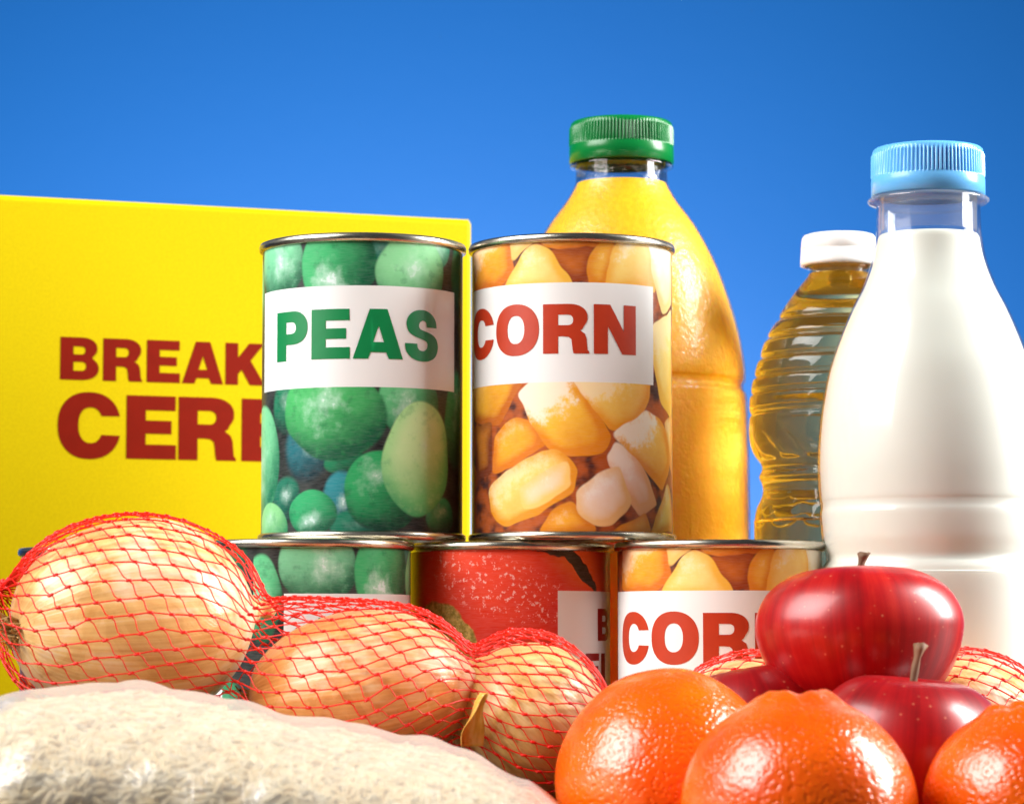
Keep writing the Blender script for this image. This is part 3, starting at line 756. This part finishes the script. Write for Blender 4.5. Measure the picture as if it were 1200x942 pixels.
# ------------------------------------------------------------------ red nets
g = G('red_net_thread'); o_ = g.coord()
g.set(Base_Color=g.mix(g.noise(o_, 200, 2), lin(226, 14, 6), lin(246, 36, 16)), Roughness=.38, Specular_IOR_Level=.5, Subsurface_Weight=.2, Subsurface_Radius=(1, .2, .1), Subsurface_Scale=.0006)
NETM = g.m
def make_net(name, ell, xr, axis_pts, kper, knot_r, tr_a, tr_b, hullw, label, seed, slack, phase=0.0, flip=1):
    """tube of diamond netting along x, draped over the ellipsoids ell=[(centre, (a,b,c))]"""
    rnd = random.Random(seed)
    NS, NT = 240, 180
    xs = np.linspace(xr[0], xr[1], NS); th = np.linspace(0, 2 * PI, NT, endpoint=False)
    ax_ = np.array(axis_pts)
    cy = np.interp(xs, ax_[:, 0], ax_[:, 1]); cz = np.interp(xs, ax_[:, 0], ax_[:, 2])
    ker = np.ones(25) / 25
    pad = lambda v: np.convolve(np.pad(v, 12, mode='edge'), ker, 'valid')
    cy, cz = pad(cy), pad(cz)
    dy, dz = np.sin(th), np.cos(th)
    rr = np.full((NS, NT), 0.0022)
    for c, Mi in ell:
        oo = np.stack([xs - c[0], cy - c[1], cz - c[2]], 1) @ Mi.T            # section centres in the unit-sphere frame
        dd = np.stack([0 * dy, dy, dz], 1) @ Mi.T
        A = (dd ** 2).sum(1); B = oo @ dd.T; C = ((oo ** 2).sum(1) - 1)[:, None]
        disc = B ** 2 - A[None] * C
        ok = disc > 0
        rt = (-B + np.sqrt(np.maximum(disc, 0))) / A[None]
        rr = np.where(ok, np.maximum(rr, rt), rr)
    raw = rr.copy()
    # tension: upper hull of the radius along x for every angle, blended in where the net spans a gap
    hw = np.interp(xs, [q[0] for q in hullw], [q[1] for q in hullw])
    for j in range(NT):
        st = []
        for i in range(NS):
            while len(st) > 1 and (rr[st[-1], j] - rr[st[-2], j]) * (i - st[-2]) <= (rr[i, j] - rr[st[-2], j]) * (st[-1] - st[-2]): st.pop()
            st.append(i)
        hl = np.interp(np.arange(NS), st, rr[st, j])
        rr[:, j] = raw[:, j] + (hl - raw[:, j]) * hw
    for _ in range(6):
        rr = (rr + np.roll(rr, 1, 1) + np.roll(rr, -1, 1)) / 3
        q = rr.copy(); q[1:-1] = (rr[:-2] + rr[1:-1] + rr[2:]) / 3; rr = q
    rr = np.maximum(rr, raw) + 0.0007
    # slack on top of chosen stretches
    for (sx0, sx1, amp, a0, aw) in slack:
        wx = np.clip(1 - np.abs((xs - (sx0 + sx1) / 2) / ((sx1 - sx0) / 2)), 0, 1) ** .7
        da = (th - a0 + PI) % (2 * PI) - PI
        rr = rr + amp * wx[:, None] * np.clip(1 - np.abs(da / aw), 0, 1)[None] ** .8
    def surf(x, a):
        fi = (x - xr[0]) / (xr[1] - xr[0]) * (NS - 1); fi = min(max(fi, 0), NS - 1.001); i = int(fi); fi -= i
        fj = (a % (2 * PI)) / (2 * PI) * NT; j = int(fj) % NT; fj -= int(fj); j2 = (j + 1) % NT
        r = (rr[i, j] * (1 - fj) + rr[i, j2] * fj) * (1 - fi) + (rr[i + 1, j] * (1 - fj) + rr[i + 1, j2] * fj) * fi
        yy = cy[i] * (1 - fi) + cy[i + 1] * fi; zz = cz[i] * (1 - fi) + cz[i + 1] * fi
        return Vector((x, yy + r * math.sin(a), zz + r * math.cos(a)))
    # lattice: e1 runs nearly along the bag, e2 across; 2 e1 - 3 e2 closes round the tube
    e1 = (.0060, .0023); e2 = (.0040, -.0037)
    per = (2 * e1[1] - 3 * e2[1]) * kper
    toA = lambda tt: flip * 2 * PI * tt / per + phase
    jit = {}
    def node(a, b):
        # canonical index round the tube
        key = None
        x = xr[0] + a * e1[0] + b * e2[0]; tt = a * e1[1] + b * e2[1]
        kk = (round(x * 1e6), round((tt % per) * 1e6) % round(per * 1e6))
        if kk not in jit: jit[kk] = (rnd.gauss(0, .00045), rnd.gauss(0, .00040))
        return x + jit[kk][0], tt + jit[kk][1]
    vs, fs = [], []
    def tube(pts, r, sides=5):
        n0 = len(vs)
        for i, p_ in enumerate(pts):
            d = (pts[min(i + 1, len(pts) - 1)] - pts[max(i - 1, 0)]).normalized()
            s1 = d.cross(Vector((.3, .2, .9))).normalized(); s2 = d.cross(s1)
            for c in range(sides):
                an = 2 * PI * c / sides; vs.append(p_ + (s1 * math.cos(an) + s2 * math.sin(an)) * r)
        for i in range(len(pts) - 1):
            for c in range(sides):
                c2 = (c + 1) % sides
                fs.append((n0 + i * sides + c, n0 + i * sides + c2, n0 + (i + 1) * sides + c2, n0 + (i + 1) * sides + c))
    def knot(p_, d, nrm_):
        n0 = len(vs); s2 = d.cross(nrm_).normalized()
        L_, W_, H_ = knot_r * 1.7, knot_r * .85, knot_r * .8
        ring = 6
        vs.append(p_ - d * L_)
        for q, f in ((-.5, .86), (.5, .86)):
            for c in range(ring):
                an = 2 * PI * c / ring; vs.append(p_ + d * L_ * q + s2 * math.cos(an) * W_ * f + nrm_ * (math.sin(an) * H_ * f))
        vs.append(p_ + d * L_)
        for c in range(ring):
            c2 = (c + 1) % ring
            fs.append((n0, n0 + 1 + c2, n0 + 1 + c)); fs.append((n0 + 1 + c, n0 + 1 + c2, n0 + 7 + c2, n0 + 7 + c)); fs.append((n0 + 7 + c, n0 + 7 + c2, n0 + 13))
    na = int((xr[1] - xr[0]) / e1[0] * 3) + 3 * kper + 5
    for b in range(-3 * kper - 2 * int((xr[1] - xr[0]) / e2[0]) - 4, int((xr[1] - xr[0]) / e2[0]) + 3 * kper + 6):
        for a in range(-na, na):
            x = a * e1[0] + b * e2[0]; tt = a * e1[1] + b * e2[1]
            if not (0 <= x <= xr[1] - xr[0]) or not (0 <= tt < per - 1e-7): continue
            p0 = node(a, b); S0 = surf(p0[0], toA(p0[1]))
            p1 = node(a + 1, b); p2 = node(a, b + 1)
            # tt of the neighbours is not wrapped, so the curves stay continuous
            for (p_, rad, sagm) in ((p1, tr_a, .0), (p2, tr_b, .16)):
                if p_[0] > xr[1]: continue
                pts = []
                for k in range(5):
                    f = k / 4; bend = sagm * math.sin(PI * f * 2) * .0022
                    pts.append(surf(p0[0] + (p_[0] - p0[0]) * f + bend, toA(p0[1] + (p_[1] - p0[1]) * f + bend)))
                tube(pts, rad * rnd.uniform(.85, 1.15))
            d = surf(p1[0] if p1[0] < xr[1] else p0[0] - .001, toA(p1[1])) - S0
            i = min(NS - 1, max(0, int((p0[0] - xr[0]) / (xr[1] - xr[0]) * (NS - 1))))
            nr = (S0 - Vector((S0.x, cy[i], cz[i]))).normalized()
            if d.length > 1e-6: knot(S0 + nr * .0001, d.normalized(), nr)
    o = link(name, mesh(name, vs, fs), NETM)
    return tag(o, label, 'net', 'red onion nets')
ell = [ellipsoid(O1, A1, S1), ellipsoid(O2, A2, S2), ellipsoid(O3, A3, S3)] + [ball(c, r_ * 1.05) for c, r_ in low]
for O_, A_, S_ in ((O1, A1, S1), (O2, A2, S2)): ell.append(ball(O_ + Vector(A_).normalized() * S_[0] * 1.06, S_[0] * .13))
xp = at(553, 782, YO - .004)
make_net('onion_net', ell, (-.196, .050),
         [(-.196, YO, at(0, 686, YO).z), (-.160, YO, at(0, 690, YO).z), (O1.x, O1.y, O1.z), (O2.x, O2.y, O2.z), (xp.x, xp.y, xp.z - .004), (O3.x, O3.y, O3.z), (.036, O3.y, O3.z - .006), (.05, O3.y, O3.z - .012)],
         13, .00074, .00024, .00021,
         [(-.196, .0), (-.155, .0), (-.12, .3), (-.09, .50), (-.07, .45), (-.03, .25), (xp.x, .03), (.005, .2), (.03, .1), (.05, 0)],
         'red diamond mesh net stretched over the row of three onions by the rice', 11, [(-.016, .040, .0030, .05, .8)], phase=.3, flip=1)
ell2 = [ellipsoid(OA, (.5, .1, 1), (.034, .031, .0330)), ellipsoid(OB, (-.4, .1, 1), (.034, .032, .0330))]
make_net('onion_net', ell2, (.035, .198),
         [(.035, YB, OA.z), (OA.x, OA.y, OA.z), (OB.x, OB.y, OB.z), (.198, YB, OB.z)], 13, .00074, .00024, .00021,
         [(.03, 0), (.08, .4), (.11, .6), (.15, .4), (.2, 0)],
         'red mesh net over two onions behind the apples', 12, [], phase=.1, flip=-1)

# ------------------------------------------------------------------ apples
def apple_mat(name, deep, red, warm):
    g = G(name); uv = g.coord('UV'); o = g.coord()
    st = g.noise(g.mapping(uv, scale=(60, 1.4, 1)), 1.0, 4, .65)
    st2 = g.noise(g.mapping(uv, scale=(16, 1.8, 1)), 1.0, 3, .6)
    f = g.math('ADD', g.math('MULTIPLY_ADD', st, .38, g.math('MULTIPLY', st2, .22)), g.math('MULTIPLY', g.noise(o, 34, 5, .6, dist=.5), .40))
    col = g.ramp(f, [(.30, deep), (.50, red), (.72, warm)])
    sp = g.voro(o, 300); msk = g.noise(o, 90, 1)
    dots = g.math('MULTIPLY', g.mr(sp, .05, .17, 1, 0), g.mr(msk, .36, .62))
    col = g.mix(g.math('MULTIPLY', dots, .38), col, lin(236, 160, 120))
    g.set(Base_Color=col, Roughness=.36, Specular_IOR_Level=.45, Coat_Weight=.28, Coat_Roughness=.17, Normal=g.bump(g.noise(o, 60, 3), .06, .0006))
    return g.m
APM = apple_mat('red_apple_skin', lin(96, 0, 8), lin(170, 8, 14), lin(206, 44, 28))
APM2 = apple_mat('dark_apple_skin', lin(92, 2, 8), lin(150, 8, 16), lin(182, 30, 26))
STEM = plain('apple_stalk', lin(132, 98, 70), .7, grain=.4, gscale=300, var=.3)
def make_apple(loc, rw, rh, rot, seed, mat, label, stem_h, stem_bend):
    t = thing('apple', loc, label, 'apple', 'red apples', rot)
    pr_ = smooth_prof([(.0001, -.62), (.08, -.66), (.22, -.82), (.42, -.93), (.66, -.82), (.86, -.48), (.985, -.02), (.985, .32), (.87, .64), (.66, .86), (.44, .94), (.27, .87), (.13, .70), (.05, .56), (.0001, .54)], 5)
    rnd = random.Random(seed); ph = [rnd.uniform(0, 6.28) for _ in range(4)]
    seg = 96; vs, uv, fs = [], [], []
    for k, (r, z) in enumerate(pr_):
        for i in range(seg + 1):
            a = 2 * PI * i / seg
            f = 1 + .022 * math.sin(2 * a + ph[0]) + .016 * math.sin(5 * a + ph[1]) * (.4 + .6 * abs(z)) + .008 * math.sin(3 * a + ph[2] + z * 2)
            zz = z + .035 * math.sin(a + ph[3]) * (z > 0) * z
            vs.append((r * f * math.cos(a) * rw, r * f * math.sin(a) * rw, zz * rh)); uv.append((i / seg, k / len(pr_)))
    for k in range(len(pr_) - 1):
        for i in range(seg):
            b = k * (seg + 1) + i; fs.append((b, b + 1, b + seg + 2, b + seg + 1))
    link('flesh', mesh('flesh', vs, fs, True, uv), mat, t)
    vs, fs = [], []; n, sd = 10, 8
    z0 = .52 * rh
    for i in range(n + 1):
        f = i / n; r_ = .0010 + .0004 * (1 - f) + (.0011 * max(0, (f - .82) / .18))
        c = Vector((stem_bend[0] * f * f, stem_bend[1] * f * f, z0 + stem_h * f))
        for q in range(sd):
            an = 2 * PI * q / sd; jr = r_ * (1 + .2 * math.sin(3 * an + i))
            vs.append(c + Vector((jr * math.cos(an), jr * math.sin(an), .0004 * math.sin(an * 2) * (i == n))))
    for i in range(n):
        for q in range(sd): fs.append((i * sd + q, i * sd + (q + 1) % sd, (i + 1) * sd + (q + 1) % sd, (i + 1) * sd + q))
    fs.append(tuple(n * sd + q for q in range(sd)))
    link('stalk', mesh('stalk', vs, fs), STEM, t)
    return t
pa = at(1007, 748, .915); make_apple(pa, .0316, .0222, (R(-4), R(-3), 0), 3, APM, 'shiny red apple on top of the other apples', .0150, (.0035, 0))
pb = at(1062, 892, .872); make_apple(pb, .0296, .0258, (R(3), R(4), 1.0), 4, APM2, 'dark red apple under the top apple, tall stalk up, between two mandarins', .0215, (.0012, -.0016))
pc = at(880, 884, .917); make_apple(pc, .0275, .0275, (R(-6), R(5), 2.0), 8, APM2, 'dark red apple mostly hidden behind the smooth mandarin', .012, (.002, 0))

# ------------------------------------------------------------------ mandarins
g = G('mandarin_peel'); o_ = g.coord()
blot = g.noise(o_, 26, 3); pore = g.voro(o_, 680, 'SMOOTH_F1'); pore2 = g.noise(o_, 330, 3, .6)
pm = g.mr(pore, .0, .5)
col = g.ramp(blot, [(.30, lin(238, 76, 0)), (.70, lin(253, 112, 0))])
col = g.mix(g.mr(pore, .0, .32, .22, 0), col, lin(252, 118, 10))
hgt = g.math('ADD', g.math('MULTIPLY', pm, 1.0), g.math('MULTIPLY', pore2, 1.3))
g.set(Base_Color=col, Roughness=.24, Specular_IOR_Level=.6, Coat_Weight=.5, Coat_Roughness=.12, Subsurface_Weight=.25, Subsurface_Radius=(1, .35, .05), Subsurface_Scale=.004,
      Normal=g.bump(hgt, .34, .0009))
PEEL = g.m
CALYX = plain('dry_calyx', lin(96, 112, 56), .7, grain=.5, gscale=400, var=.25)
def make_mandarin(loc, rw, rh, rot, seed, label, crown):
    t = thing('mandarin', loc, label, 'mandarin', 'mandarins', rot)
    rnd = random.Random(seed); ph = [rnd.uniform(0, 6.28) for _ in range(6)]
    seg, rings = 112, 72; vs, fs = [], []
    for k in range(rings + 1):
        la = -PI / 2 + PI * k / rings
        for i in range(seg):
            a = 2 * PI * i / seg
            cl = max(1e-4, math.cos(la)) ** .92; z = math.sin(la)
            top = max(0.0, (la - 1.05) / .52)                       # region near the stalk
            f = 1 + .014 * math.sin(2 * a + ph[0]) + .010 * math.sin(3 * a + ph[1] + z) + .006 * math.sin(7 * a + ph[2] + 2 * z)
            zz = z
            if crown:
                ridge = math.exp(-((la - 1.32) / .13) ** 2) * (.066 + .018 * math.sin(4 * a + ph[3]) + .010 * math.sin(9 * a + ph[4]))
                zz += ridge - .09 * math.exp(-((la - 1.57) / .12) ** 2)
                f += .02 * math.sin(9 * a + ph[5]) * max(0, z) ** 6
            else:
                zz -= .05 * math.exp(-((la - 1.57) / .22) ** 2) * (1 + .3 * math.sin(6 * a + ph[3]))
            vs.append((rw * cl * f * math.cos(a), rw * cl * f * math.sin(a), rh * zz))
    for k in range(rings):
        for i in range(seg): fs.append((k * seg + i, k * seg + (i + 1) % seg, (k + 1) * seg + (i + 1) % seg, (k + 1) * seg + i))
    link('peel', mesh('peel', vs, fs), PEEL, t)
    zt = rh * (1.0 - (.10 if crown else .05))
    cm = lathe('calyx', [(.0034, zt - .0008), (.0036, zt + .0004), (.0026, zt + .0014), (.0019, zt + .0020), (.0017, zt + .0029), (.0001, zt + .0031)], 30, rib=lambda a, k: 1 + (.22 * math.cos(5 * a) if k < 2 else 0))
    link('calyx', cm, CALYX, t)
    return t
m1 = at(783, 918, .865); make_mandarin(m1, .0325, .0345, (R(-50), R(10), 0), 1, 'smooth round mandarin beside the netted pale onion', False)
m2 = at(937, 948, .81); make_mandarin(m2, .0328, .0306, (R(-5), R(2), .6), 2, 'mandarin with knobbly crown and green stalk end between other mandarins', True)
m3 = at(1206, 946, .82); make_mandarin(m3, .0296, .0276, (R(-5), R(-4), 1.9), 3, 'mandarin beside the dark red apple, at the end of the fruit row', True)

# ------------------------------------------------------------------ bag of rice
SIL = [(-196, 985), (-150, 905), (-90, 852), (-40, 830), (0, 819), (45, 805), (100, 796), (150, 800), (250, 818), (330, 830), (400, 845), (440, 857), (500, 868), (560, 885), (620, 911), (655, 942), (682, 985), (700, 1020)]
YR = 0.832
sx_ = np.array([at(p_[0], p_[1], YR).x for p_ in SIL]); sz_ = np.array([at(p_[0], p_[1], YR).z for p_ in SIL])
bag = thing('rice_bag', (0, 0, 0), 'clear plastic bag of white rice lying in front of the onions', 'rice bag')
def bag_surf(u, phi, inset=0.0):
    """u 0..1 along the bag, phi round it (0 = front, pi/2 = up)"""
    x = sx_[0] + (sx_[-1] - sx_[0]) * u
    h = max(.004, float(np.interp(x, sx_, sz_)))
    e = min(1.0, (1 - abs(2 * u - 1) ** 4.0) ** .5 + .05)
    hw_ = .066 * e
    c, s_ = math.cos(phi), math.sin(phi)
    p_ = 2.3
    if c > 0: hw_ *= 1.28
    y = YR + .0 - hw_ * math.copysign(abs(c) ** (2 / p_), c)
    z = h / 2 + (h / 2) * math.copysign(abs(s_) ** (2 / p_), s_)
    # crumple
    k = .0005 * math.sin(x * 210 + phi * 3.1) + .0004 * math.sin(x * 390 - phi * 5.3 + 1.2) + .0010 * math.sin(x * 95 + phi * 2.2 + .6)
    n = Vector((0, -c, s_))
    v = Vector((x, y, z)) + n * (k - inset)
    v.z = max(v.z, .0006 + inset)
    return v, n
def bag_mesh(name, inset, nu=150, nv=72):
    vs, fs = [], []
    for i in range(nu + 1):
        for j in range(nv): vs.append(bag_surf(i / nu, 2 * PI * j / nv, inset)[0])
    for i in range(nu):
        for j in range(nv):
            j2 = (j + 1) % nv; fs.append((i * nv + j, i * nv + j2, (i + 1) * nv + j2, (i + 1) * nv + j))
    fs.append(tuple(range(nv))); fs.append(tuple(nu * nv + j for j in reversed(range(nv))))
    return mesh(name, vs, fs)
g = G('rice'); o_ = g.coord()
rc = g.noise(o_, 170, 3, .6)
g.set(Base_Color=g.ramp(rc, [(.3, lin(226, 198, 146)), (.55, lin(243, 222, 180)), (.75, lin(250, 238, 210))]), Roughness=.42, Subsurface_Weight=.3, Subsurface_Radius=(1, .85, .6), Subsurface_Scale=.0015)
RICE = g.m
core = link('rice_core', bag_mesh('rice_core', .0042, 100, 56), RICE, bag)
rnd = random.Random(5)
gv, gf = [], []
ring, rows = 6, 5
for _ in range(9000):
    u = rnd.uniform(.02, .99); phi = rnd.uniform(-.75, 2.3)
    c, n = bag_surf(u, phi, .0036 + rnd.uniform(0, .0012))
    t1 = Vector((1, 0, 0)); t2 = n.cross(t1).normalized(); an = rnd.gauss(0, .75)
    d = (t1 * math.cos(an) + t2 * math.sin(an) + n * rnd.gauss(0, .16)).normalized()
    a1 = d.cross(n).normalized(); a2 = d.cross(a1)
    L_ = rnd.uniform(.0027, .0037); W_ = rnd.uniform(.00085, .0011); n0 = len(gv)
    gv.append(c - d * L_)
    for q in range(rows):
        f = -0.86 + 1.72 * q / (rows - 1); rr_ = W_ * (1 - abs(f) ** 2.6) ** .5 if abs(f) < 1 else 0
        for k in range(ring):
            b = 2 * PI * k / ring; gv.append(c + d * (L_ * f) + a1 * (rr_ * math.cos(b)) + a2 * (rr_ * .8 * math.sin(b)))
    gv.append(c + d * L_)
    for k in range(ring):
        k2 = (k + 1) % ring
        gf.append((n0, n0 + 1 + k2, n0 + 1 + k))
        for q in range(rows - 1): gf.append((n0 + 1 + q * ring + k, n0 + 1 + q * ring + k2, n0 + 1 + (q + 1) * ring + k2, n0 + 1 + (q + 1) * ring + k))
        gf.append((n0 + 1 + (rows - 1) * ring + k, n0 + 1 + (rows - 1) * ring + k2, n0 + 1 + rows * ring))
gr = link('rice_grains', mesh('rice_grains', gv, gf), RICE, bag); gr['kind'] = 'stuff'
def crinkle(g):
    o = g.coord()
    a = g.noise(g.mapping(o, scale=(34, 60, 60)), 1.0, 5, .6, dist=1.2)
    b = g.noise(g.mapping(o, rot=(0, 0, .6), scale=(160, 50, 60)), 1.0, 3, .6, dist=.8)
    return g.bump(g.math('MULTIPLY_ADD', b, .45, a), .30, .006)
link('film', bag_mesh('film', 0.0, 220, 96), film('clear_bag_film', (.98, .975, .965, 1), .26, crinkle, 1.75, haze=.22), bag)
